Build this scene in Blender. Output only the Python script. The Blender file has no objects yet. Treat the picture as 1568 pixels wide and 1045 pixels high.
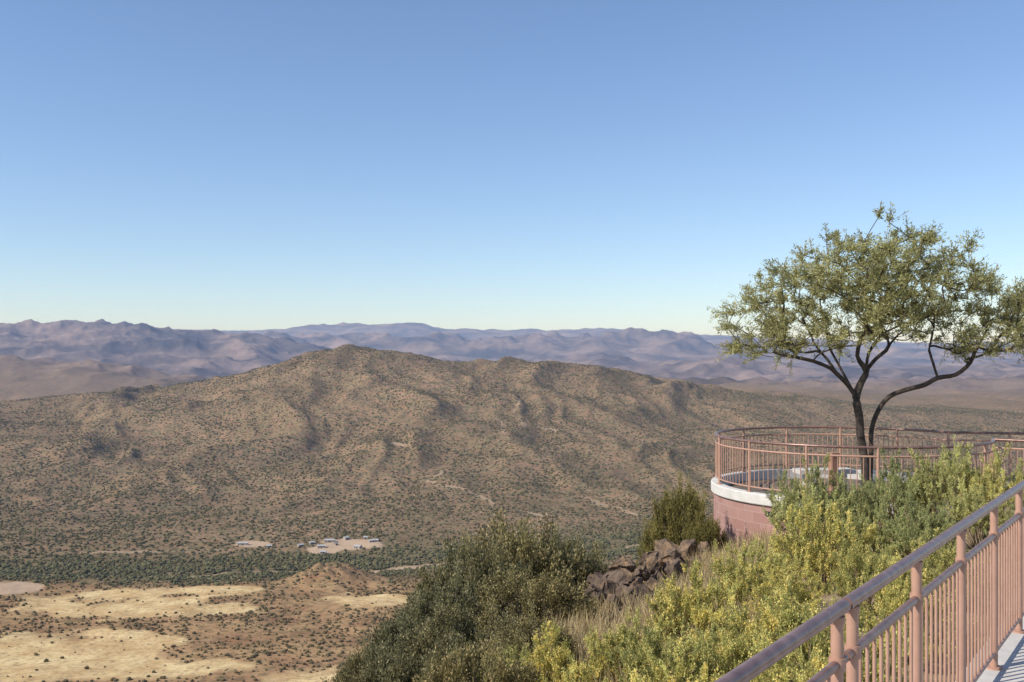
import bpy, bmesh, math, random
import numpy as np
from mathutils import Vector
random.seed(4); rng=np.random.default_rng(7)
F=1524.0; EYE=2.0; HY=550.0
def W(px,py,d): return np.array([(px-784)/F*d, d, EYE-(py-HY)/F*d])
scene=bpy.context.scene
# ---------------------------------------------------------------- mesh helpers
class MB:
    def __init__(s): s.V=[];s.FL=[];s.FT=[];s.C=[];s.n=0;s.M=[]
    def add(s,v,f,col=(1,1,1),mat=0):
        v=np.asarray(v,float); f=np.asarray(f,int)
        s.V.append(v); s.FL.append((f+s.n).ravel()); s.FT.append(np.full(len(f),f.shape[1]))
        col=np.asarray(col,float)
        if col.ndim==1: col=np.tile(col,(len(v),1))
        s.C.append(col); s.M.append(np.full(len(f),mat)); s.n+=len(v)
    def obj(s,name,mats,smooth=False,parent=None,uv=None):
        V=np.vstack(s.V); L=np.concatenate(s.FL); T=np.concatenate(s.FT)
        me=bpy.data.meshes.new(name)
        me.vertices.add(len(V)); me.vertices.foreach_set("co",V.ravel())
        me.loops.add(len(L)); me.loops.foreach_set("vertex_index",L.astype(np.int32))
        me.polygons.add(len(T)); st=np.concatenate([[0],np.cumsum(T)[:-1]]).astype(np.int32)
        me.polygons.foreach_set("loop_start",st)
        try: me.polygons.foreach_set("loop_total",T.astype(np.int32))
        except Exception: pass
        me.polygons.foreach_set("material_index",np.concatenate(s.M).astype(np.int32))
        me.polygons.foreach_set("use_smooth",np.full(len(T),smooth))
        me.update(calc_edges=True)
        C=np.vstack(s.C); a=me.color_attributes.new("Col",'FLOAT_COLOR','POINT')
        a.data.foreach_set("color",np.hstack([C,np.ones((len(C),1))]).ravel())
        if len(T)<200000: me.validate()
        for m in (mats if isinstance(mats,list) else [mats]): me.materials.append(m)
        o=bpy.data.objects.new(name,me); scene.collection.objects.link(o)
        if parent: o.parent=parent
        return o
def norm(a): return a/np.maximum(np.linalg.norm(a,axis=-1,keepdims=True),1e-9)
def tube(mb,pts,r,n=8,col=(1,1,1),mat=0,cap=True):
    P=np.asarray(pts,float); k=len(P); r=np.broadcast_to(np.asarray(r,float),(k,))
    T=norm(np.gradient(P,axis=0)); ref=np.array([0,0,1.]) 
    if abs(T[:,2]).mean()>0.8: ref=np.array([0,1.,0])
    A=norm(np.cross(T,ref)); B=np.cross(T,A)
    th=np.arange(n)/n*2*np.pi
    V=P[:,None]+r[:,None,None]*(np.cos(th)[None,:,None]*A[:,None]+np.sin(th)[None,:,None]*B[:,None])
    i=np.arange(k-1)[:,None]*n; j=np.arange(n)[None]; j2=(j+1)%n
    f=np.stack([i+j,i+j2,i+n+j2,i+n+j],-1).reshape(-1,4)
    mb.add(V.reshape(-1,3),f[:,::-1],col,mat)
    if cap and n>=5:
        mb.add(V[0],[list(range(n))],col,mat); mb.add(V[-1],[list(range(n))[::-1]],col,mat)
def box(mb,c,s,rot=0,col=(1,1,1),mat=0):
    x,y,z=np.array(s)/2.
    v=np.array([[-x,-y,-z],[x,-y,-z],[x,y,-z],[-x,y,-z],[-x,-y,z],[x,-y,z],[x,y,z],[-x,y,z]])
    ca,sa=math.cos(rot),math.sin(rot); R=np.array([[ca,-sa,0],[sa,ca,0],[0,0,1]])
    mb.add(v@R.T+np.array(c),[[0,3,2,1],[4,5,6,7],[0,1,5,4],[1,2,6,5],[2,3,7,6],[3,0,4,7]],col,mat)
def leaves(mb,P,D,L,Wd,col,mat=0):
    n=len(P); D=norm(D); S=norm(np.cross(D,rng.normal(size=(n,3))))
    L=np.broadcast_to(L,(n,))[:,None]; Wd=np.broadcast_to(Wd,(n,))[:,None]
    V=np.stack([P,P+D*L*.5+S*Wd/2,P+D*L,P+D*L*.5-S*Wd/2],1).reshape(-1,3)
    f=np.arange(4*n).reshape(n,4)
    mb.add(V,f,np.repeat(col,4,0),mat)
# noise
perm=rng.permutation(512); ang=rng.random(512)*2*np.pi; GX=np.cos(ang);GY=np.sin(ang)
def perlin(x,y,seed=0):
    xi=np.floor(x).astype(int); yi=np.floor(y).astype(int); xf=x-xi; yf=y-yi
    def g(a,b,dx,dy):
        h=perm[(perm[(a+seed*37)&511]+b)&511]; return GX[h]*dx+GY[h]*dy
    u=xf**3*(xf*(xf*6-15)+10); v=yf**3*(yf*(yf*6-15)+10)
    a=g(xi,yi,xf,yf);b=g(xi+1,yi,xf-1,yf);c=g(xi,yi+1,xf,yf-1);d=g(xi+1,yi+1,xf-1,yf-1)
    return ((a+(b-a)*u)+((c+(d-c)*u)-(a+(b-a)*u))*v)*1.5
def fbm(x,y,o=4,seed=0):
    s=0;a=1;t=0
    for i in range(o): s=s+a*perlin(x*2**i,y*2**i,seed+i); t+=a; a*=.5
    return s/t
def ridged(x,y,o=4,seed=0,g=.5,soft=.0):
    s=0;a=1;t=0;w=1
    for i in range(o):
        p=perlin(x*2.03**i,y*2.03**i,seed+i); n=(1-np.sqrt(p*p+soft*soft))**2
        s=s+a*n*w; w=np.clip(n*1.3,0,1); t+=a; a*=g
    return s/t
# ---------------------------------------------------------------- material helpers
def newmat(name):
    m=bpy.data.materials.new(name); m.use_nodes=True; nt=m.node_tree; nt.nodes.clear()
    return m,nt
class N:
    def __init__(s,nt): s.nt=nt
    def n(s,t,**k):
        nd=s.nt.nodes.new(t)
        for a,b in k.items(): setattr(nd,a,b)
        return nd
    def l(s,a,b): s.nt.links.new(a,b)
    def val(s,inp,v):
        if hasattr(v,'is_linked') or hasattr(v,'links'): s.l(v,inp)
        else: inp.default_value=v
    def noise(s,vec,scale,detail=4,rough=.6):
        nd=s.n('ShaderNodeTexNoise'); nd.inputs['Scale'].default_value=scale; nd.inputs['Detail'].default_value=detail; nd.inputs['Roughness'].default_value=rough
        s.l(vec,nd.inputs['Vector']); return nd.outputs['Fac']
    def ramp(s,f,a,b):
        nd=s.n('ShaderNodeMapRange'); nd.inputs['From Min'].default_value=a; nd.inputs['From Max'].default_value=b; s.l(f,nd.inputs['Value']); return nd.outputs[0]
    def mix(s,f,a,b,bt='MIX'):
        nd=s.n('ShaderNodeMix',data_type='RGBA',blend_type=bt); s.val(nd.inputs[0],f)
        for i,v in ((6,a),(7,b)):
            if isinstance(v,tuple): nd.inputs[i].default_value=(*v,1)
            else: s.l(v,nd.inputs[i])
        return nd.outputs[2]
    def math(s,op,a,b=0.):
        nd=s.n('ShaderNodeMath',operation=op); s.val(nd.inputs[0],a); s.val(nd.inputs[1],b); return nd.outputs[0]
    def out(s,col,rough=.9,bump=None,bstr=.3,bdist=.1,metal=0,spec=.3):
        p=s.n('ShaderNodeBsdfPrincipled'); 
        if isinstance(col,tuple): p.inputs['Base Color'].default_value=(*col,1)
        else: s.l(col,p.inputs['Base Color'])
        s.val(p.inputs['Roughness'],rough); p.inputs['Metallic'].default_value=metal; p.inputs['Specular IOR Level'].default_value=spec
        if bump is not None:
            b=s.n('ShaderNodeBump'); b.inputs['Strength'].default_value=bstr; b.inputs['Distance'].default_value=bdist
            s.l(bump,b.inputs['Height']); s.l(b.outputs[0],p.inputs['Normal'])
        o=s.n('ShaderNodeOutputMaterial'); s.l(p.outputs[0],o.inputs['Surface']); return p
def simple(name,c1,c2,scale=5,rough=.85,bstr=.3,bdist=.02,metal=0,spec=.3):
    m,nt=newmat(name); k=N(nt); g=k.n('ShaderNodeTexCoord').outputs['Object']
    f=k.ramp(k.noise(g,scale,6),.35,.65); k.out(k.mix(f,c1,c2),rough,k.noise(g,scale*6,5),bstr,bdist,metal,spec); return m
def leafmat(name,trans=.3,vary=True):
    m,nt=newmat(name); k=N(nt); a=k.n('ShaderNodeVertexColor',layer_name='Col').outputs[0]
    if vary:
        rnd=k.n('ShaderNodeObjectInfo').outputs['Random']
        a=k.mix(1.,a,k.mix(rnd,(.74,.80,.86),(1.16,1.10,1.0)),'MULTIPLY')
    d=k.n('ShaderNodeBsdfDiffuse'); k.l(a,d.inputs[0])
    o=k.n('ShaderNodeOutputMaterial')
    if trans>0:
        t=k.n('ShaderNodeBsdfTranslucent'); k.l(a,t.inputs[0])
        mx=k.n('ShaderNodeMixShader'); mx.inputs[0].default_value=trans; k.l(d.outputs[0],mx.inputs[1]); k.l(t.outputs[0],mx.inputs[2]); k.l(mx.outputs[0],o.inputs['Surface'])
    else: k.l(d.outputs[0],o.inputs['Surface'])
    return m
LEAF=leafmat('leaf',.38); TLEAF=leafmat('tree_leaf',.42,False); SCRUB=leafmat('scrub_leaf',0,False)
BARK=simple('bark',(.045,.034,.027),(.11,.085,.065),12,.9,.6,.02)
PAINT=simple('rail_paint',(.42,.24,.17),(.49,.29,.21),9,.5,.12,.002,0,.4)
HANDRAIL=simple('handrail_paint',(.18,.10,.082),(.30,.175,.14),14,.33,.2,.002,.25,.6)
CONC=simple('concrete',(.52,.48,.43),(.62,.58,.53),6,.85,.25,.01)
# ---------------------------------------------------------------- far terrain
C=np.array([-500,0,150,300,400,490,560,640,700,760,860,920,1000,1100,1250,1400,1568,2100.])
def z_(v): return ('z',v)
CREST=[618,616,600,585,564,534,531,543,556,549,556,560,578,598,616,630,636,636]
LM=[495,494,491,506,512,530,545,552,555,558,553,545,558,555,566,568,566,566]
FARM=[505,505,505,505,506,498,495,496,505,505,505,503,508,514,520,526,524,524]
rows=[(120,z_(-110)),(250,z_(-165)),(400,z_(-185)),(560,1058),(650,1000),(800,928),(900,897),(1050,872),(1200,834),(1400,800),
(1700,[765,762,760,755,752,750,748,748,745,745,748,750,752,755,758,762,770,770]),
(2100,[690,690,688,684,680,678,675,672,672,674,680,685,690,696,702,706,712,712]),
(2500,[645,645,640,628,614,600,597,603,610,612,620,628,640,652,662,668,672,672]),
(3000,CREST),
(3800,[650,650,650,640,630,600,600,600,600,600,590,575,580,596,608,614,618,618]),
(5600,[548,552,560,584,600,605,605,605,605,605,600,598,594,588,590,590,584,584]),
(8000,[585,585,585,585,590,590,590,590,590,590,590,590,588,584,586,584,580,580]),
(10000,[530,530,536,548,556,572,575,575,575,575,570,560,566,550,566,566,560,560]),
(12500,LM),
(14500,[560,560,560,560,560,560,560,560,560,560,560,560,560,560,560,560,560,560]),
(18500,[545,545,540,525,517,520,520,513,520,524,518,514,512,526,538,542,540,540]),
(22000,552),
(30000,FARM),
(42000,620)]
NR,NC=1150,1000
PX=np.linspace(-450,2050,NC); LY=np.linspace(math.log(140),math.log(38000),NR)
RY=np.log([r[0] for r in rows]); RZ=[]
for Y,v in rows:
    if isinstance(v,tuple): RZ.append(np.full(NC,float(v[1])))
    else:
        v=np.interp(PX,C,np.broadcast_to(np.array(v,float),C.shape)); RZ.append(EYE-(v-HY)/F*Y)
RZ=np.array(RZ)
idx=np.clip(np.searchsorted(RY,LY)-1,0,len(RY)-2); t=((LY-RY[idx])/(RY[idx+1]-RY[idx]))[:,None]
i0=np.clip(idx-1,0,99); i3=np.clip(idx+2,0,len(RY)-1)
a_,b_,c_,d_=RZ[i0],RZ[idx],RZ[idx+1],RZ[i3]; m1=(c_-a_)*.3; m2=(d_-b_)*.3
Z=(2*t**3-3*t**2+1)*b_+(t**3-2*t**2+t)*m1+(-2*t**3+3*t**2)*c_+(t**3-t**2)*m2
def hsm(Zi,w):
    k=np.hanning(w);k/=k.sum(); h=w//2; Zp=np.pad(Zi,((0,0),(h,h)),'edge'); return sum(k[q]*Zp[:,q:q+Zi.shape[1]] for q in range(w))
Z=hsm(Z,35)
YY=np.exp(LY)[:,None]*np.ones((1,NC)); XX=(PX[None]-784)/F*YY
PXX=np.ones((NR,1))*PX[None]
def win(y,a,b,c,d): return np.clip((y-a)/(b-a),0,1)*np.clip((d-y)/(d-c),0,1)
hill=win(YY,1250,2000,3300,5000)*np.clip((1500-PXX)/500,.35,1)
wx=XX+150*fbm(XX/500,YY/500,2,5); wy=YY+150*fbm(XX/500+9,YY/500,2,6)
Z+=hill*(54*(ridged(wx/340,wy/850,3,2,.45,.06)-.5))
Z+=hill*17*(ridged(wx/125,wy/300,3,11,.45,.07)-.45)
near=win(YY,500,700,1200,1600)
Z+=near*6*fbm(XX/140,YY/140,4,2)
mid=win(YY,4200,5600,9000,11500); Z+=mid*115*(ridged(XX/700,YY/1100,5,3,.5,.03)-.48)
lm=np.clip((700-PXX)/400,0,1)
far=win(YY,8500,11500,14500,16500); Z+=far*(140+120*lm)*(ridged(XX/950,YY/1800,6,4,.5,.06)-.48)
far2=win(YY,14500,18000,23000,26000); Z+=far2*360*(ridged(XX/1400,YY/2400,6,7,.5,.03)-.48)
far3=win(YY,24000,28000,40000,41000); Z+=far3*250*(ridged(XX/3000,YY/4500,6,8,.5,.03)-.5)
def settle(Y0,Y1,Yc,wY,target,w,c0=-500,c1=2100):
    r0,r1=np.searchsorted(LY,math.log(Y0)),np.searchsorted(LY,math.log(Y1))
    act=(HY-(Z[r0:r1]-EYE)/YY[r0:r1]*F).min(0); d=(act-np.interp(PX,C,target))[None]; d=hsm(d,w)[0]
    d*=np.clip((PX-c0)/60,0,1)*np.clip((c1-PX)/120,0,1)
    Z[:]+=d[None]*YY/F*np.exp(-((np.log(YY)-math.log(Yc))/wY)**2)
settle(2300,3900,3050,.16,np.array(CREST,float),31,-500,1150)
settle(10500,14000,12300,.12,np.array(LM,float),31,-500,620)
settle(25000,37000,30000,.22,np.array(FARM,float),61)
def bump(px,Y,rx,ry,h):
    x0=(px-784)/F*Y; return h*np.exp(-((XX-x0)/rx)**2-((YY-Y)/ry)**2)
Z+=bump(505,935,34,36,18)*(1+.4*fbm(XX/12,YY/12,3,9))
river_px=np.array([-450,0,150,310,430,560,690,800,900,990,1100,2050]); river_py=np.array([884,880,879,880,874,872,861,851,838,832,822,800])
def rY(px): 
    py=np.interp(px,river_px,river_py); return np.interp(py,[800,834,872,897],[1400,1200,1050,900])
RYm=rY(PXX)+14*fbm(XX/90,YY*0+3,3,12)
dr=np.abs(YY-RYm)
Z-=3*np.exp(-(dr/20)**2)
gap=perlin(XX/110,YY*0+1.5,30)
sand=np.clip(1.5-dr/8,0,1)*(gap>-.15)
green=np.exp(-((YY-RYm-25)/95)**2)
PYv=HY-(Z-EYE)/YY*F
def ell(cx,cy,rx,ry,p=1): return 1-((PXX-cx)/rx)**2-((PYv-cy)/ry)**2
nz=fbm(XX/45,YY/45,6,13)*1.9
ga=np.maximum.reduce([ell(210,928,190,25),ell(130,985,200,22)-.1,ell(90,1018,300,30),ell(575,922,80,14),ell(500,1045,90,26),ell(320,905,100,9)])
gold=np.clip((ga+nz*.8-.05)*2.2,0,1)*(YY<935)
clear=np.maximum.reduce([ell(540,833,52,10),ell(495,843,30,7),ell(385,833,32,6),ell(20,900,50,12)])
clear=np.clip((clear+nz*.5)*3,0,1)*(YY<1300)
wpx=PXX+9*fbm(XX/70,YY/70,3,61); wpy=PYv+5*fbm(XX/70+7,YY/70,3,62)
def seg(a,b,w):
    ax,ay=a;bx,by=b; tt=np.clip(((wpx-ax)*(bx-ax)+(wpy-ay)*(by-ay))/((bx-ax)**2+(by-ay)**2),0,1)
    d=np.hypot(wpx-ax-tt*(bx-ax),wpy-ay-tt*(by-ay)); return np.clip(1.5-d/w,0,1)
tr=np.zeros_like(Z)
for a,b in [((762,640),(778,672)),((796,612),(788,628)),((800,650),(860,660)),((680,715),(655,738)),((655,738),(705,750)),((705,750),(758,768)),((758,768),(735,785)),((885,762),(985,790)),((780,775),(830,790)),((120,850),(340,842)),((600,680),(640,686))]:
    tr=np.maximum(tr,seg(a,b,1.7))
tr*=(YY>1150)*(YY<3100)*np.clip(.55+1.1*perlin(XX/60,YY/60,21),0,1)
sandm=np.clip(sand*.8+clear*.9+tr*.6,0,1)
mb=MB()
V=np.stack([XX,YY,Z],-1).reshape(-1,3)
i=np.arange(NR-1)[:,None]*NC; j=np.arange(NC-1)[None]
f=np.stack([i+j,i+j+1,i+NC+j+1,i+NC+j],-1).reshape(-1,4)
mb.add(V,f,np.stack([gold,sandm,green],-1).reshape(-1,3))
m,nt=newmat('desert_terrain'); k=N(nt)
pos=k.n('ShaderNodeNewGeometry').outputs['Position']; msk=k.n('ShaderNodeVertexColor',layer_name='Col').outputs[0]
sep=k.n('ShaderNodeSeparateColor'); k.l(msk,sep.inputs[0]); 
sx=k.n('ShaderNodeSeparateXYZ'); k.l(pos,sx.inputs[0])
soil=k.mix(k.ramp(k.noise(pos,.005,7,.65),.36,.64),(.215,.135,.08),(.345,.215,.13))
soil=k.mix(k.ramp(k.noise(pos,.05,6),.4,.62),soil,(.225,.175,.10))
vor=k.n('ShaderNodeTexVoronoi'); vor.inputs['Scale'].default_value=.14; k.l(pos,vor.inputs['Vector'])
nf=k.noise(pos,.025,5); dots=k.ramp(k.math('ADD',vor.outputs['Distance'],k.math('MULTIPLY',nf,-.6)),.22,.05)
shr=k.mix(k.noise(pos,.1,3),(.08,.072,.04),(.13,.112,.06))
farsoil=k.mix(k.ramp(k.noise(pos,.0012,8,.65),.38,.62),(.08,.07,.07),(.27,.20,.17))
farf=k.ramp(sx.outputs[1],4000,6000)
soil2=k.mix(k.math('MULTIPLY',dots,.75),soil,shr)
gcol=k.mix(k.ramp(k.noise(pos,.05,6),.35,.65),(.50,.33,.155),(.72,.55,.29))
gcol=k.mix(k.ramp(k.noise(pos,.25,6,.7),.5,.66),gcol,(.33,.22,.12))
reds=k.mix(k.ramp(k.noise(pos,.03,7,.7),.38,.6),(.28,.15,.08),(.45,.29,.145))
nearf=k.ramp(sx.outputs[1],960,900)
c=k.mix(k.math('MULTIPLY',nearf,.8),soil2,k.mix(k.math('MULTIPLY',dots,.4),reds,shr))
c=k.mix(k.math('MULTIPLY',sep.outputs[2],.6),c,(.14,.125,.065))
c=k.mix(sep.outputs[0],c,gcol); c=k.mix(sep.outputs[1],c,(.50,.36,.245)); c=k.mix(farf,c,farsoil)
bmp=k.noise(pos,.03,8,.65)
k.out(c,1,bmp,.5,6,0,0)
terrain=mb.obj('desert_terrain',m,smooth=True)
def hz(px,Y):
    a=(px-PX[0])/(PX[-1]-PX[0])*(NC-1); b=(np.log(Y)-LY[0])/(LY[-1]-LY[0])*(NR-1)
    ai=np.clip(a.astype(int),0,NC-2); bi=np.clip(b.astype(int),0,NR-2); fa=a-ai; fb=b-bi
    g=lambda M:(M[bi,ai]*(1-fa)+M[bi,ai+1]*fa)*(1-fb)+(M[bi+1,ai]*(1-fa)+M[bi+1,ai+1]*fa)*fb
    return g(Z),g(gold),g(sandm)
bm=bmesh.new(); bmesh.ops.create_icosphere(bm,subdivisions=1,radius=1); IV=np.array([v.co[:] for v in bm.verts]); IF=np.array([[v.index for v in f.verts] for f in bm.faces]); bm.free()
bm=bmesh.new(); bmesh.ops.create_icosphere(bm,subdivisions=2,radius=1); IV2=np.array([v.co[:] for v in bm.verts]); IF2=np.array([[v.index for v in f.verts] for f in bm.faces]); bm.free()
def scatter(mb,px,Y,r,colA,colB,keep,iv=IV,iff=IF,hs=.75,jit=.35):
    z,g,s=hz(px,Y); ok=keep(z,g,s,px,Y); px,Y,r,z=px[ok],Y[ok],r[ok],z[ok]; n=len(px)
    x=(px-784)/F*Y; s=rng.uniform(1-jit,1+jit,(n,len(iv),1)); th=rng.uniform(0,6.28,n); c_,s_=np.cos(th),np.sin(th)
    v=iv[None]*s; v=np.stack([v[...,0]*c_[:,None]-v[...,1]*s_[:,None],v[...,0]*s_[:,None]+v[...,1]*c_[:,None],v[...,2]*hs+.4],-1)*r[:,None,None]
    v+=np.stack([x,Y,z],-1)[:,None]
    f=iff[None]+(np.arange(n)*len(iv))[:,None,None]
    t=rng.random((n,1)); col=np.array(colA)*(1-t)+np.array(colB)*t; col*=rng.uniform(.7,1.25,(n,1))
    mb.add(v.reshape(-1,3),f.reshape(-1,3),np.repeat(col,len(iv),0))
mb=MB()
n=175000; Yb=np.sqrt(rng.uniform(1080**2,3300**2,n)); pb=rng.uniform(-150,1750,n)
def kp(z,g,s,px,Y):
    x=(px-784)/F*Y; d=fbm(x/160,Y/160,3,17)*1.0+fbm(x/30,Y/30,2,18)*.6
    return (rng.random(len(px))<.50+.2*np.clip((2300-Y)/900,0,1)+d)&(s<.35)
scatter(mb,pb,Yb,rng.uniform(.7,2.2,n),(.09,.083,.040),(.155,.13,.068),kp)
n=42000; Yb=np.sqrt(rng.uniform(540**2,1100**2,n)); pb=rng.uniform(-150,1750,n)
def kp2(z,g,s,px,Y):
    x=(px-784)/F*Y; d=fbm(x/60,Y/60,3,19)*1.2
    return (rng.random(len(px))<(.62+d)*np.where(g>.5,.06,1))&(s<.3)
scatter(mb,pb,Yb,.4+1.2*rng.random(n)**1.5,(.10,.083,.042),(.18,.135,.07),kp2)
n=15000; pb=rng.uniform(-150,1500,n); Yb=rY(pb)+15+rng.normal(0,50,n)
def kp3(z,g,s,px,Y):
    x=(px-784)/F*Y
    return (s<.2)&(Y>900)&(np.abs(Y-rY(px))>8)&(rng.random(len(px))<.6+1.2*fbm(x/60,Y/60,3,77))
scatter(mb,pb,Yb,rng.uniform(.9,2.5,n),(.085,.085,.042),(.16,.145,.075),kp3,IV2,IF2,.8)
mb.obj('desert_scrub',SCRUB)
# ---------------------------------------------------------------- ranch houses
ROOF=simple('metal_roof',(.34,.34,.34),(.50,.49,.47),.5,.5); WALLH=simple('plaster',(.33,.28,.23),(.44,.38,.32),.5); DARK=simple('window_glass',(.03,.035,.04),(.05,.05,.06),.5,.2)
for (px,Y,w,d,h,rot,rc) in [(492,1180,9,5,2.6,.2,0),(505,1215,12,6,2.8,.1,0),(548,1170,8,6,2.8,-.4,0),(572,1205,11,5,2.6,.3,0),(530,1232,6,5,3,.8,0),(478,1205,6,4,2.4,.5,0),(372,1205,12,4,2.6,.05,0),(412,1195,6,4,2.3,.3,0),(495,1150,7,4,2.4,.0,0),(560,1235,5,4,2.6,.1,0),(460,1192,6,4,2.6,.6,0),(514,1195,5,3,2.4,1.2,0)]:
    z=float(hz(np.array([px*1.]),np.array([Y*1.]))[0][0]); b=MB()
    box(b,(0,0,h/2-.5),(w,d,h+1),0,mat=0)
    hw,hd=w/2+.4,d/2+.4
    v=[[-hw,-hd,h],[hw,-hd,h],[hw,hd,h],[-hw,hd,h],[-hw,0,h+1.3],[hw,0,h+1.3]]
    b.add(v,[[0,1,5,4],[2,3,4,5]],mat=1); b.add(v,[[0,4,3],[1,2,5]],mat=0)
    for q in range(int(w//3)):
        box(b,(-w/2+1.6+q*3,-d/2-.02,1.5),(1.2,.08,1.1),0,mat=2)
    box(b,(0.2,-d/2-.03,1.0),(.95,.1,2),0,mat=2)
    o=b.obj('ranch_house',[WALLH,ROOF,DARK]); o.location=((px-784)/F*Y,Y,z); o.rotation_euler[2]=rot
# ---------------------------------------------------------------- near hillside
P0=np.array([1.25,3.77]); U=norm(np.array([.70,1.0])); NL=np.array([-U[1],U[0]])
def sdist(x,y): return NL[0]*(x-P0[0])+NL[1]*(y-P0[1])
def hn(x,y):
    x=np.asarray(x,float); y=np.asarray(y,float); s=sdist(x,y)+.7*perlin(x/4,y/4,40)
    z=np.interp(s,[-300,-30,-2,0,.4,5,7,9,14,300],[-20,-1.5,-.35,-.3,-.35,-1.25,-1.9,-3.0,-6.5,-215])
    yy=np.clip(y-24,0,1e9); z=z-np.where(yy>0,yy*.55,0)
    return z+.10*fbm(x/1.2,y/1.2,4,41)+.25*np.clip(s-4,0,4)/4*fbm(x/2,y/2,4,42)
def sh(n,a,sc): u=np.linspace(-1,1,n); return np.sinh(u*a)/np.sinh(a)*sc
gx=sh(480,4.2,350)+2; gy=sh(480,4.2,350)+11
GXX,GYY=np.meshgrid(gx,gy); HZ=hn(GXX,GYY)
b=MB(); i=np.arange(479)[:,None]*480; j=np.arange(479)[None]
f=np.stack([i+j,i+j+1,i+480+j+1,i+480+j],-1).reshape(-1,4)
b.add(np.stack([GXX,GYY,HZ],-1).reshape(-1,3),f)
hill_m=simple('stony_soil',(.20,.145,.095),(.36,.27,.17),1.6,1,.8,.06,0,0)
b.obj('hillside_ground',hill_m,smooth=True)
# ---------------------------------------------------------------- walkway + railing
def rp(s,off=0,z=0):
    q=P0+U*s+NL*off; return np.array([q[0],q[1],z])
def sY(Y): return (Y-P0[1])/U[1]
b=MB(); S0,S1=-8,14
v=[rp(S0,.16,0),rp(S1,.16,0),rp(S1,-2.6,0),rp(S0,-2.6,0)]; v+=[p-np.array([0,0,.9]) for p in v]
b.add(v,[[3,2,1,0],[0,1,5,4],[1,2,6,5],[2,3,7,6],[3,0,4,7]])
wk=b.obj('concrete_walkway',CONC)
bv=wk.modifiers.new('b','BEVEL'); bv.width=.02; bv.segments=2
b=MB(); HR=1.06
joint=(sY(3.74)+sY(3.86))/2
for (a,c_) in [(-7,joint-.012),(joint+.012,13.5)]:
    b2=np.linspace(a,c_,40)
    for q,(zz,rr,mt) in enumerate([(HR,.027,1),(HR-.20,.019,1),(.10,.015,0)]):
        tube(b,[rp(t_,0,zz) for t_ in b2],rr,14,mat=mt)
posts=[sY(3.72),sY(3.88)]
s_=sY(3.88)
while s_<12: s_+=1.04; posts.append(s_)
s_=sY(3.72)
while s_>-6: s_-=1.04; posts.append(s_)
posts.sort()
for p in posts:
    tube(b,[rp(p,0,0),rp(p,0,HR-.02)],.024,12)
    tube(b,[rp(p,0,0),rp(p,0,.012)],.055,12)
    tube(b,[rp(p,0,HR-.045),rp(p,0,HR-.022)],.029,12)
    tube(b,[rp(p,0,HR-.225),rp(p,0,HR-.175)],.031,12)
for a,c_ in zip(posts[:-1],posts[1:]):
    if c_-a<.3: continue
    nb=10
    for q in range(1,nb): 
        t_=a+(c_-a)*q/nb; tube(b,[rp(t_,0,.11),rp(t_,0,HR-.205)],.0085,6)
b.obj('metal_railing',[PAINT,HANDRAIL],smooth=True)
# ---------------------------------------------------------------- round terrace
CX,CY,R=6.77,20.0,2.62; ZT=-.50
terr=bpy.data.objects.new('round_overlook_terrace',None); scene.collection.objects.link(terr)
NS=96; th=np.arange(NS)/NS*2*np.pi
def ring(r,z): return np.stack([CX+r*np.cos(th),CY+r*np.sin(th),np.full(NS,z)],-1)
def lathe(b,prof,mat=0):
    V=np.vstack([ring(r,z) for r,z in prof]); k_=len(prof); i=np.arange(k_-1)[:,None]*NS; j=np.arange(NS)[None]; j2=(j+1)%NS
    b.add(V,np.stack([i+j,i+j2,i+NS+j2,i+NS+j],-1).reshape(-1,4)[:,::-1],mat=mat)
b=MB(); lathe(b,[(R-.09,ZT-.3),(R-.09,ZT-.005),(R-.08,ZT),(R+.085,ZT),(R+.10,ZT-.015),(R+.10,ZT-.185),(R+.09,ZT-.20),(R+.0,ZT-.20)]); b.obj('concrete_cap',simple('white_concrete',(.58,.55,.50),(.70,.67,.62),4,.8,.2,.01),parent=terr)
b=MB(); lathe(b,[(.01,ZT-.20),(R-.05,ZT-.20)]); b.obj('terrace_floor',simple('paver_floor',(.16,.12,.09),(.24,.185,.135),3,.9,.5,.02),parent=terr)
b=MB(); lathe(b,[(R+.045,ZT-.19),(R+.045,ZT-4)]); wl=b.obj('block_wall',bpy.data.materials.new('tmp'),parent=terr)
uvl=wl.data.uv_layers.new(name='UV')
for p in wl.data.polygons:
    aa=[math.atan2(wl.data.vertices[v].co.y-CY,wl.data.vertices[v].co.x-CX) for v in p.vertices]
    if max(aa)-min(aa)>3: aa=[a+2*math.pi if a<0 else a for a in aa]
    for li,a,v in zip(p.loop_indices,aa,p.vertices): uvl.data[li].uv=(a*R,wl.data.vertices[v].co.z+10.05)
m,nt=newmat('pink_block'); k=N(nt); uv=k.n('ShaderNodeTexCoord').outputs['UV']
br=k.n('ShaderNodeTexBrick'); k.l(uv,br.inputs['Vector']); br.inputs['Scale'].default_value=1; br.inputs['Brick Width'].default_value=.4; br.inputs['Row Height'].default_value=.2; br.inputs['Mortar Size'].default_value=.006
br.inputs['Color1'].default_value=(.33,.175,.15,1); br.inputs['Color2'].default_value=(.40,.23,.20,1); br.inputs['Mortar'].default_value=(.46,.32,.28,1)
g=k.n('ShaderNodeTexCoord').outputs['Object']; cc=k.mix(k.ramp(k.noise(g,3,6),.3,.7),br.outputs[0],(.42,.27,.22)); 
cc=k.mix(.6,cc,br.outputs[0]); k.out(cc,.9,k.math('ADD',br.outputs['Fac'],k.noise(g,40,3)),.4,-.004)
wl.data.materials.clear(); wl.data.materials.append(m)
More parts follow.
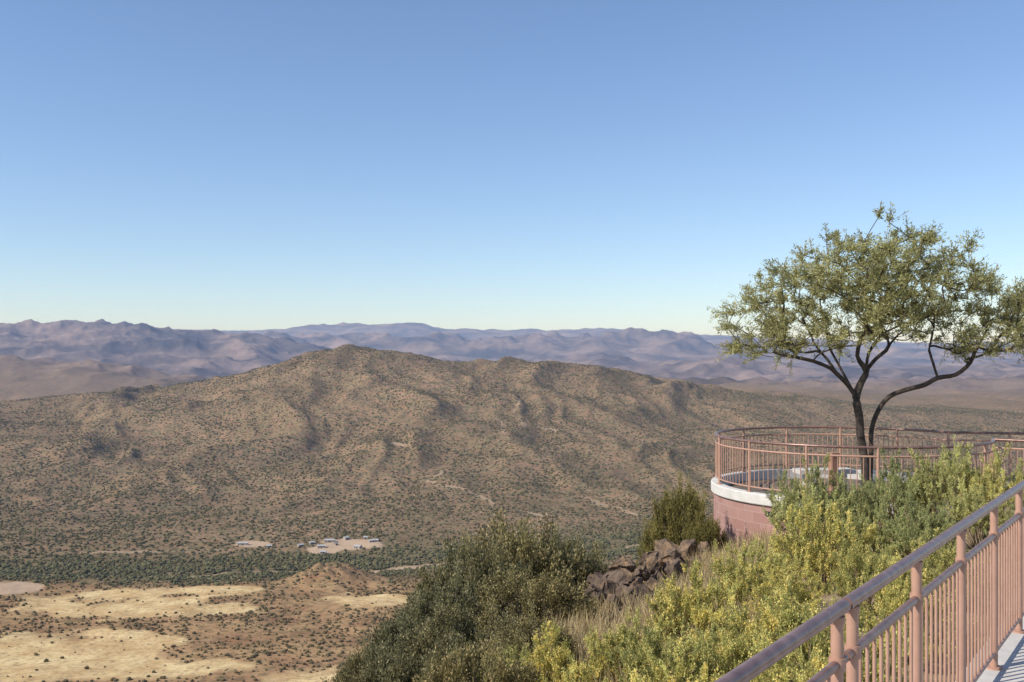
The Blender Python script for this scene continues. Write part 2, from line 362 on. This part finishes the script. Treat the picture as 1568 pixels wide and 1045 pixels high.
b=MB(); box(b,(CX+(R+.06)*math.cos(math.radians(-140)),CY+(R+.06)*math.sin(math.radians(-140)),ZT-.34),(.14,.05,.08),math.radians(-50)); b.obj('drain_outlet',DARK,parent=terr)
b=MB(); RH=.95; op0,op1=-18,22
ths=np.radians(np.linspace(op1,360+op0,110)); Rr=R
for zz,rr,mt in [(ZT+RH,.026,1),(ZT+RH-.16,.018,0),(ZT+.10,.014,0)]:
    tube(b,np.stack([CX+Rr*np.cos(ths),CY+Rr*np.sin(ths),np.full(110,zz)],-1),rr,8,mat=mt)
npst=13
for q in range(npst):
    a=math.radians(op1+(360+op0-op1)*q/(npst-1)); x,y=CX+Rr*math.cos(a),CY+Rr*math.sin(a); tube(b,[(x,y,ZT),(x,y,ZT+RH)],.026,10); tube(b,[(x,y,ZT),(x,y,ZT+.015)],.06,10)
for q in range(136):
    a=math.radians(op1+(360+op0-op1)*q/135.); x,y=CX+Rr*math.cos(a),CY+Rr*math.sin(a); tube(b,[(x,y,ZT+.1),(x,y,ZT+RH-.16)],.0085,5)
for (A,Bq) in [((CX+R*math.cos(math.radians(22)),CY+R*math.sin(math.radians(22))),(16.5,19.5)),((CX+R*math.cos(math.radians(-18)),CY+R*math.sin(math.radians(-18))),(12.5,16.6))]:
    A=np.array(A);Bq=np.array(Bq); Ln=np.linalg.norm(Bq-A)
    for zz,rr,mt in [(ZT+RH,.026,1),(ZT+RH-.16,.018,0),(ZT+.10,.014,0)]:
        tube(b,[(*A,zz),(*((A+Bq)/2),zz),(*Bq,zz)],rr,8,mat=mt)
    for q in range(int(Ln/1.2)+1):
        p=A+(Bq-A)*q*1.2/Ln; tube(b,[(*p,ZT-.1),(*p,ZT+RH)],.026,8)
    for q in range(int(Ln/.11)):
        p=A+(Bq-A)*q*.11/Ln; tube(b,[(*p,ZT+.1),(*p,ZT+RH-.16)],.0085,5)
b.obj('terrace_railing',[PAINT,HANDRAIL],smooth=True)
b=MB(); v=[[CX+R*.9,CY-.9,ZT-.06],[13,16.2,ZT-.06],[17,19.6,ZT-.06],[CX+R*.9,CY+1.1,ZT-.06]]; v+=[[p[0],p[1],p[2]-2] for p in v]
b.add(v,[[0,1,2,3],[0,4,5,1],[1,5,6,2],[2,6,7,3],[3,7,4,0]]); b.obj('approach_path',CONC)
b=MB(); box(b,(*W(1276,700,18.9)[:2],ZT+.24),(.13,.13,.88),.3); box(b,(*W(1276,700,18.9)[:2],ZT+.70),(.17,.17,.04),.3); b.obj('wooden_post',simple('post_wood',(.34,.17,.11),(.42,.22,.15),5))
b=MB(); box(b,(*W(1262,716,19.2)[:2],ZT+.34),(1.1,.42,.08),.1); box(b,(*W(1240,716,19.2)[:2],ZT+.05),(.16,.36,.50),.1); box(b,(*W(1285,716,19.2)[:2],ZT+.05),(.16,.36,.50),.1); b.obj('concrete_bench',CONC)
# ---------------------------------------------------------------- rocks
def rock(b,c,s,seed,fine=True):
    r=random.Random(seed); bm=bmesh.new()
    for _ in range(16):
        v=Vector((r.gauss(0,1),r.gauss(0,1),r.gauss(0,1))).normalized()*r.uniform(.7,1.15); bm.verts.new((v.x*s[0],v.y*s[1],v.z*s[2]))
    res=bmesh.ops.convex_hull(bm,input=bm.verts); bmesh.ops.delete(bm,geom=[g for g in res['geom_interior'] if isinstance(g,bmesh.types.BMVert)],context='VERTS')
    if fine:
        bmesh.ops.triangulate(bm,faces=bm.faces[:]); bmesh.ops.subdivide_edges(bm,edges=bm.edges[:],cuts=2,use_grid_fill=True)
        for v in bm.verts: v.co+=Vector((r.gauss(0,1),r.gauss(0,1),r.gauss(0,1)))*s[0]*.07
    bmesh.ops.triangulate(bm,faces=bm.faces[:]); bm.verts.index_update()
    V=np.array([v.co[:] for v in bm.verts]); Fc=[[v.index for v in f.verts] for f in bm.faces]; bm.free()
    a=r.uniform(0,6); ca,sa=math.cos(a),math.sin(a); V=V@np.array([[ca,sa,0],[-sa,ca,0],[0,0,1]])
    b.add(V+np.array(c),Fc)
b=MB(); rr=random.Random(5)
def rk(px,py,d,sc):
    p=W(px,py,d); sc*=1.05; rock(b,p,(sc*rr.uniform(.5,1.3),sc*rr.uniform(.7,1.2),sc*rr.uniform(.6,1.5)),rr.random())
for px,py,d,sc in [(925,908,13,.22),(950,888,13.4,.2),(905,930,12.6,.2),(935,940,12.3,.2),(975,898,13.8,.2),(960,915,12.8,.2),(915,890,13.5,.18),(1000,873,15,.2),(1020,852,16,.26),(1055,842,17,.2),(1040,862,16,.2),(1080,842,17.5,.2),(1000,852,16.5,.18),(985,915,13,.2),(945,960,12,.2),(1070,862,16.5,.2),(960,868,14.5,.24),(1030,840,17.5,.2),(925,925,12.7,.16),(912,912,12.9,.15),(945,900,13.2,.15),(990,860,15.8,.16),(1035,875,15,.2),(1010,885,14.5,.2),(980,877,14.3,.15),(930,955,12,.17),(900,950,12.2,.16),(1000,900,13.6,.2),(970,940,12.4,.2)]: rk(px,py,d,sc)
for _ in range(260):
    px=rr.uniform(870,1130); d=rr.uniform(11,17.5); x=(px-784)/F*d; b_s=rr.uniform(.04,.15); rock(b,(x,d,float(hn(x,d))+.03),(b_s,b_s,b_s*.8),rr.random(),False)
rm,nt=newmat('volcanic_rock'); k=N(nt); g=k.n('ShaderNodeTexCoord').outputs['Object']
cc=k.mix(k.ramp(k.noise(g,2.2,7),.38,.62),(.075,.055,.046),(.27,.195,.145)); cc=k.mix(k.ramp(k.noise(g,5,6),.52,.62),cc,(.38,.25,.15)); k.out(cc,.95,k.noise(g,9,8,.7),1,.1,0,.1)
b.obj('rock_outcrop',rm)
# ---------------------------------------------------------------- bushes
TWIG=leafmat('twig',0,False)
def broom(seed,cA,cB,tip,nmain=34,flower=.5,lw=.012,ll=.026,tuft=.045,nsec=10):
    global rng; keep=rng; rng=np.random.default_rng(seed); b=MB()
    Bc=[];Td=[];Tl=[];Rd=[];Br=[]
    for s in range(nmain):
        az=s*2.39996+rng.normal(0,.25); rad=math.sqrt((s+.5)/nmain); el=math.radians(88-72*rad+rng.normal(0,6)); L=rng.uniform(.62,1.08)
        d=np.array([math.cos(az)*math.cos(el),math.sin(az)*math.cos(el),math.sin(el)]); t=np.linspace(0,1,8)
        p=d*L*.8*t[:,None]+rng.normal(0,.06,3)*(t[:,None])**2+rng.normal(0,.018,(8,3))*t[:,None]+np.array([0,0,.10*rad])*t[:,None]**2
        tube(b,p,np.linspace(.016,.004,8),4,(.28,.21,.13),1,False)
        br=rng.uniform(.68,1.25)
        for _ in range(nsec):
            u=rng.uniform(.5,1); st=np.array([np.interp(u,t,p[:,c]) for c in range(3)]); d2=norm(d+rng.normal(0,.5,3)+np.array([0,0,.25])); l2=rng.uniform(.12,.30)*(1.15-.4*u)
            q=np.linspace(0,1,4)[:,None]; p2=st+d2*l2*q+rng.normal(0,.012,(4,3))*q+np.array([0,0,.05])*q*q
            tube(b,p2,np.linspace(.004,.0018,4),3,(.30,.24,.12),1,False)
            br2=br*rng.uniform(.75,1.25)
            for _ in range(6):
                u2=rng.uniform(.5,1.05); Bc.append(st+(p2[-1]-st)*u2); Td.append(norm(d2+rng.normal(0,.5,3)+np.array([0,0,.25]))); Tl.append(rng.uniform(.03,.10)); Rd.append(u2*u); Br.append(br2)
    Bc=np.array(Bc);Td=np.array(Td);Tl=np.array(Tl);Rd=np.array(Rd);Br=np.array(Br); ntw=len(Bc); nl=20
    u=rng.uniform(0,1,(ntw,nl)); LP=(Bc[:,None]+Td[:,None]*(u*Tl[:,None])[...,None]).reshape(-1,3); LP+=rng.normal(0,tuft*.25,LP.shape); LD=(Td[:,None]*.8+rng.normal(0,.6,(ntw,nl,3))).reshape(-1,3)
    n=len(LP); q=rng.random((n,1)); col=(np.array(cA)*(1-q)+np.array(cB)*q)*np.repeat(Br,nl)[:,None]
    tw_f=(rng.random(ntw)<flower)&(Rd>.4); fl=np.repeat(tw_f,nl)&(u.ravel()>.3); col[fl]=np.array(tip)*rng.uniform(.8,1.15,(fl.sum(),1))
    leaves(b,LP,LD,rng.uniform(.6,1.2,n)*ll*np.where(fl,.8,1),np.where(fl,lw*1.5,lw),col)
    rng=keep; o=b.obj('v',[LEAF,TWIG]); me=o.data; bpy.data.objects.remove(o); return me
def scrub(seed,cA,cB,tip,ncl=190,nl=200,ll=.042,lw=.02):
    global rng; keep=rng; rng=np.random.default_rng(seed); b=MB()
    az=rng.uniform(0,6.283,ncl); cz=rng.uniform(0.0,1,ncl); rr_=rng.uniform(.5,1.05,ncl)**.6
    lob=1+.22*np.sin(az*3+seed)+.12*np.sin(az*7+cz*5)
    h=np.sqrt(1-(cz*.95)**2); Pc=np.stack([np.cos(az)*h*rr_*lob,np.sin(az)*h*rr_*lob,.12+cz*rr_*.8*(1+.15*np.sin(az*2.3+seed))],-1)
    for c in range(ncl):
        tube(b,[(0,0,0),Pc[c]*.5+rng.normal(0,.05,3),Pc[c]*1.05],[.02,.01,.004],4,(.21,.17,.13),1,False)
        n=nl; r=rng.uniform(.08,.16); tw=norm(Pc[c]+rng.normal(0,.4,(14,3))+np.array([0,0,.45])); k_=rng.integers(0,14,n); u=rng.uniform(-.4,1.7,n)[:,None]
        LP=Pc[c]+tw[k_]*u*r+rng.normal(0,r*.22,(n,3)); q=rng.random((n,1)); shade=rng.uniform(.6,1.4)
        col=(np.array(cA)*(1-q)+np.array(cB)*q)*shade; m_=rng.random(n)<.2*(u[:,0]>.9); col[m_]=tip
        leaves(b,LP,tw[k_]+rng.normal(0,.7,(n,3)),rng.uniform(.6,1.2,n)*ll,lw,col)
    rng=keep; o=b.obj('v',[LEAF,TWIG]); me=o.data; bpy.data.objects.remove(o); return me
G1,G2,YT=(.43,.43,.14),(.60,.57,.22),(.84,.71,.25)
flow=[broom(s,G1,G2,YT,34,.42) for s in (1,2,3)]
feath=[broom(s,(.44,.45,.18),(.60,.58,.25),(.68,.62,.27),40,.2,.010,.034,.025,8) for s in (4,5)]
oliv=[scrub(s,(.17,.15,.07),(.28,.245,.12),(.50,.42,.23)) for s in (6,7)]
dark=[scrub(8,(.14,.13,.05),(.25,.225,.09),(.36,.31,.11))]
def put(name,meshes,px,pt,d,hw,seed,mn=.62):
    x,y,zt=W(px,pt,d); zg=float(hn(x,y))-.05; h=max(zt-zg,.5); w=max(hw/F*d,mn*h)
    o=bpy.data.objects.new(name,meshes[seed%len(meshes)]); scene.collection.objects.link(o); o.location=(x,y,zg)
    o.rotation_euler=(0,0,seed*1.7); o.scale=(w*1.08,w*1.08,h)
q=0
for a in [(855,955,8,80),(785,992,8.5,42),(965,938,8,80),(1065,862,9,80),(1150,828,10.5,56),(1030,950,7,65),(1125,935,7.2,66),(1258,765,12,54),(1330,826,9.8,54),(1190,895,7.6,60),(1205,980,5.6,56),(1275,905,6.3,50),(900,1015,6.5,70),(1030,1010,6,70),(1390,855,7.9,42),(1450,810,9.3,48),(1200,850,9.8,42)]:
    q+=1; put('desert_broom_bush',flow,*a,q)
for a in [(1243,706,15.8,46),(1305,726,16,50),(1375,698,16.2,46),(1435,674,16,56),(1515,688,15.6,50),(1500,732,13,58),(1405,752,12.5,54),(1222,814,13.5,35),(1332,766,13,56),(1600,702,15,55),(1570,780,11.2,42)]:
    q+=1; put('feathery_shrub',feath,*a,q)
for a in [(790,822,14.5,85),(865,838,14.8,62),(735,860,13,80),(690,905,11.6,80),(810,890,11.5,90),(620,962,10,75),(725,950,9.5,90),(820,960,9,70),(640,1005,8,80),(740,1010,7.3,80),(560,1025,10,50),(570,1010,9,40)]:
    q+=1; put('scrub_oak_bush',oliv,*a,q)
for a in [(1045,748,18.6,44,3,.3),(1080,795,18,30,4,.3),(1012,793,19.5,30,5,.3)]:
    put('jojoba_bush',dark,*a)
# dry grass
b=MB(); n=32000; px=rng.uniform(820,1180,n); d=np.sqrt(rng.uniform(6**2,17.5**2,n)); x=(px-784)/F*d
tz=fbm(x/.5,d/.5,2,50); ok=tz>-.05; x=x[ok];d=d[ok]; z=hn(x,d); n=len(x); 
D=np.stack([rng.normal(0,.35,n),rng.normal(0,.35,n),np.ones(n)],-1); q_=rng.random((n,1)); col=np.array((.46,.34,.17))*(1-q_)+np.array((.66,.54,.31))*q_
leaves(b,np.stack([x,d,z],-1),D,rng.uniform(.12,.45,n),.012,col)
b.obj('dry_grass',TLEAF)
# ---------------------------------------------------------------- tree
TD=19.6
def T(px,py,dy=0): p=W(px,py,TD); p[1]+=dy; return p
nodes=[];par=[];
def chain(pts,start=None):
    last=start
    for p in pts:
        nodes.append(np.array(p)); par.append(-1 if last is None else last); last=len(nodes)-1
    return last
i0=chain([T(1326,752),T(1324,705),T(1318,670),T(1316,640),T(1311,608)])
lf=chain([T(1296,590,-.1),T(1278,574,-.2),T(1262,563,-.3)],i0); 
chain([T(1235,553,-.4),T(1205,546,-.5),T(1175,540,-.5)],lf); chain([T(1262,540,.2),T(1250,515,.3),T(1235,485,.3)],lf-1)
cf=chain([T(1322,585,.1),T(1332,568,.2)],i0); chain([T(1336,540,.2),T(1352,515,.2),T(1358,480,.3),T(1365,440,.2)],cf)
chain([T(1318,545,.2),T(1322,510,0),T(1318,470,-.3),T(1322,420,-.2)],cf); chain([T(1355,550,.5),T(1385,528,.8),T(1412,505,.9)],cf)
chain([T(1295,560,.4),T(1285,530,.6),T(1280,495,.7),T(1275,455,.8)],i0)
j0=chain([T(1341,752,.3),T(1342,700,.3),T(1343,660,.3),T(1352,630,.25),T(1368,608,.2),T(1392,597,.1),T(1415,590,0),T(1436,579,0)])
j1=chain([T(1460,574,-.1),T(1478,556,-.2),T(1486,532,-.3),T(1500,505,-.3)],j0); chain([T(1432,556,.1),T(1430,530,.2),T(1436,500,.2),T(1440,470,.2)],j0)
nsk=len(nodes)
lobes=[(1156,500,44,50),(1215,452,62,50),(1280,418,58,50),(1325,376,36,46),(1375,402,55,40),(1445,400,42,42),(1420,450,75,45),(1505,455,60,42),(1560,500,50,44),(1585,475,50,48),(1250,510,75,36),(1320,470,75,50),(1400,500,70,32),(1480,515,60,32),(1190,535,45,16),(1520,535,50,12),(1350,440,60,50)]
tg=[]
trng=random.Random(11); area=[l[2]*l[3] for l in lobes]
while len(tg)<560:
    l=trng.choices(lobes,area)[0]; a=trng.uniform(0,6.283); r=trng.random()**.40; dyy=trng.uniform(-1,1)
    sc=math.sqrt(1-.6*dyy*dyy); px=l[0]+l[2]*r*math.cos(a)*sc; py=l[1]+l[3]*r*math.sin(a)*sc
    tg.append(T(px,py,dyy*1.7*(1-abs(px-1340)/500)))
cen=T(1335,560); tg.sort(key=lambda p:np.linalg.norm(p-cen))
tips=[]
for p in tg:
    A=np.array(nodes); dd=np.linalg.norm(A-p,axis=1); dd[:5]+=9
    dd+=np.where(A[:,2]>p[2]+.1,.4,0)
    kx=int(dd.argmin()); D=p-nodes[kx]; Ln=np.linalg.norm(D)
    if Ln<.12: continue
    st=max(1,int(Ln/.25)); last=kx
    for s in range(1,st+1):
        u=s/st; nodes.append(nodes[kx]+D*u+np.array([0,0,-.10*Ln*math.sin(math.pi*u)])+rng.normal(0,.025,3)*(u<1)); par.append(last); last=len(nodes)-1
    tips.append(last)
wgt=np.zeros(len(nodes)); 
ch=[[] for _ in nodes]
for i_,p in enumerate(par):
    if p>=0: ch[p].append(i_)
for i_ in range(len(nodes)-1,-1,-1):
    if not ch[i_]: wgt[i_]=1
    if par[i_]>=0: wgt[par[i_]]+=wgt[i_]
rad=np.clip(.0072*wgt**.5,.006,.125)
for i_ in range(1,nsk): 
    if par[i_]>=0: rad[i_]=min(rad[i_],rad[par[i_]])
    rad[i_]=max(rad[i_],.022)
tree=bpy.data.objects.new('mesquite_tree',None); scene.collection.objects.link(tree)
b=MB()
for i_ in range(len(nodes)):
    p=par[i_]
    if p>=0 and (not ch[p] or i_!=max(ch[p],key=lambda c:wgt[c])) or p<0:
        path=([p] if p>=0 else [])+[i_]; c=i_
        while ch[c]: c=max(ch[c],key=lambda c2:wgt[c2]); path.append(c)
        P=np.array([nodes[t_] for t_ in path]); r=np.array([rad[t_] for t_ in path]); 
        if p>=0: r[0]=r[1]
        if len(P)>2:
            tt=np.arange(len(P)); t2=np.linspace(0,len(P)-1,(len(P)-1)*3+1); idx_=np.clip(t2.astype(int),0,len(P)-2); fr=(t2-idx_)[:,None]
            g_=lambda o:P[np.clip(idx_+o,0,len(P)-1)]
            P2=.5*((2*g_(0))+(-g_(-1)+g_(1))*fr+(2*g_(-1)-5*g_(0)+4*g_(1)-g_(2))*fr**2+(-g_(-1)+3*g_(0)-3*g_(1)+g_(2))*fr**3)
            r=np.interp(t2,tt,r); P=P2
        tube(b,P,r,8 if r.max()>.02 else 4,cap=False)
b.obj('trunk_and_branches',BARK,smooth=True,parent=tree)
b=MB()
for t_ in tips:
    c=nodes[t_]; n_tw=7; outw=norm((c-cen)*np.array([1,1,.8])+rng.normal(0,.01,3))
    td=norm(outw*.6+rng.normal(0,.6,(n_tw,3))+np.array([0,0,.25])); tl=rng.uniform(.12,.42,n_tw)
    nl=22; u=rng.uniform(0,1,(n_tw,nl)); LP=c+td[:,None]*(u*tl[:,None])[...,None]+np.array([0,0,-.12])*((u*tl[:,None])[...,None])
    LD=(td[:,None]*.6+rng.normal(0,.55,(n_tw,nl,3))); n=n_tw*nl; qq=rng.random((n,1)); sh_=rng.uniform(.75,1.25)
    col=(np.array((.34,.34,.14))*(1-qq)+np.array((.54,.50,.24))*qq)*sh_
    leaves(b,LP.reshape(-1,3)+rng.normal(0,.02,(n,3)),LD.reshape(-1,3),rng.uniform(.04,.085,n),.022,col)
    for q_ in range(n_tw): tube(b,[c,c+td[q_]*tl[q_]],.003,3,(.12,.09,.05),1,False)
b.obj('foliage',[TLEAF,TWIG],parent=tree)
# ---------------------------------------------------------------- haze (real air volume)
b=MB(); box(b,(0,18000,0),(90000,45000,1700)); m,nt=newmat('air_haze'); k=N(nt)
vs=k.n('ShaderNodeVolumeScatter'); vs.inputs['Color'].default_value=(.38,.57,1,1); vs.inputs['Density'].default_value=3.7e-5; vs.inputs['Anisotropy'].default_value=0
o=k.n('ShaderNodeOutputMaterial'); k.l(vs.outputs[0],o.inputs['Volume']); hz_=b.obj('atmospheric_haze',m)
# ---------------------------------------------------------------- light, sky, camera
w=bpy.data.worlds.new("World"); scene.world=w; w.use_nodes=True; nt=w.node_tree; bg=nt.nodes['Background']
sk=nt.nodes.new('ShaderNodeTexSky'); sk.sky_type='NISHITA'; sk.sun_disc=False
el=math.radians(40); sd=norm(np.array([-.90,-.43])); 
sk.sun_elevation=el; sk.sun_rotation=math.atan2(sd[0],sd[1]); sk.altitude=800; sk.air_density=1; sk.dust_density=.15; sk.ozone_density=1.8
mx=nt.nodes.new('ShaderNodeMix'); mx.data_type='RGBA'; mx.blend_type='MULTIPLY'; mx.inputs[0].default_value=1; mx.inputs[7].default_value=(.90,.95,1.06,1)
nt.links.new(sk.outputs[0],mx.inputs[6]); nt.links.new(mx.outputs[2],bg.inputs[0]); bg.inputs[1].default_value=.15
S=bpy.data.lights.new('sun','SUN'); S.energy=5.0; S.angle=math.radians(.5); S.color=(1,.94,.84); so=bpy.data.objects.new('sun',S); scene.collection.objects.link(so)
so.rotation_euler=Vector((sd[0]*math.cos(el),sd[1]*math.cos(el),math.sin(el))).to_track_quat('Z','Y').to_euler()
cam=bpy.data.cameras.new('camera'); co=bpy.data.objects.new('camera',cam); scene.collection.objects.link(co); scene.camera=co
co.location=(0,0,EYE); co.rotation_euler=(math.pi/2,0,0); cam.sensor_width=36; cam.lens=36*F/1568; cam.shift_y=(HY-522.5)/1568; cam.clip_end=90000; cam.clip_start=.1
scene.view_settings.view_transform='Standard'; scene.view_settings.look='None'; scene.view_settings.exposure=0
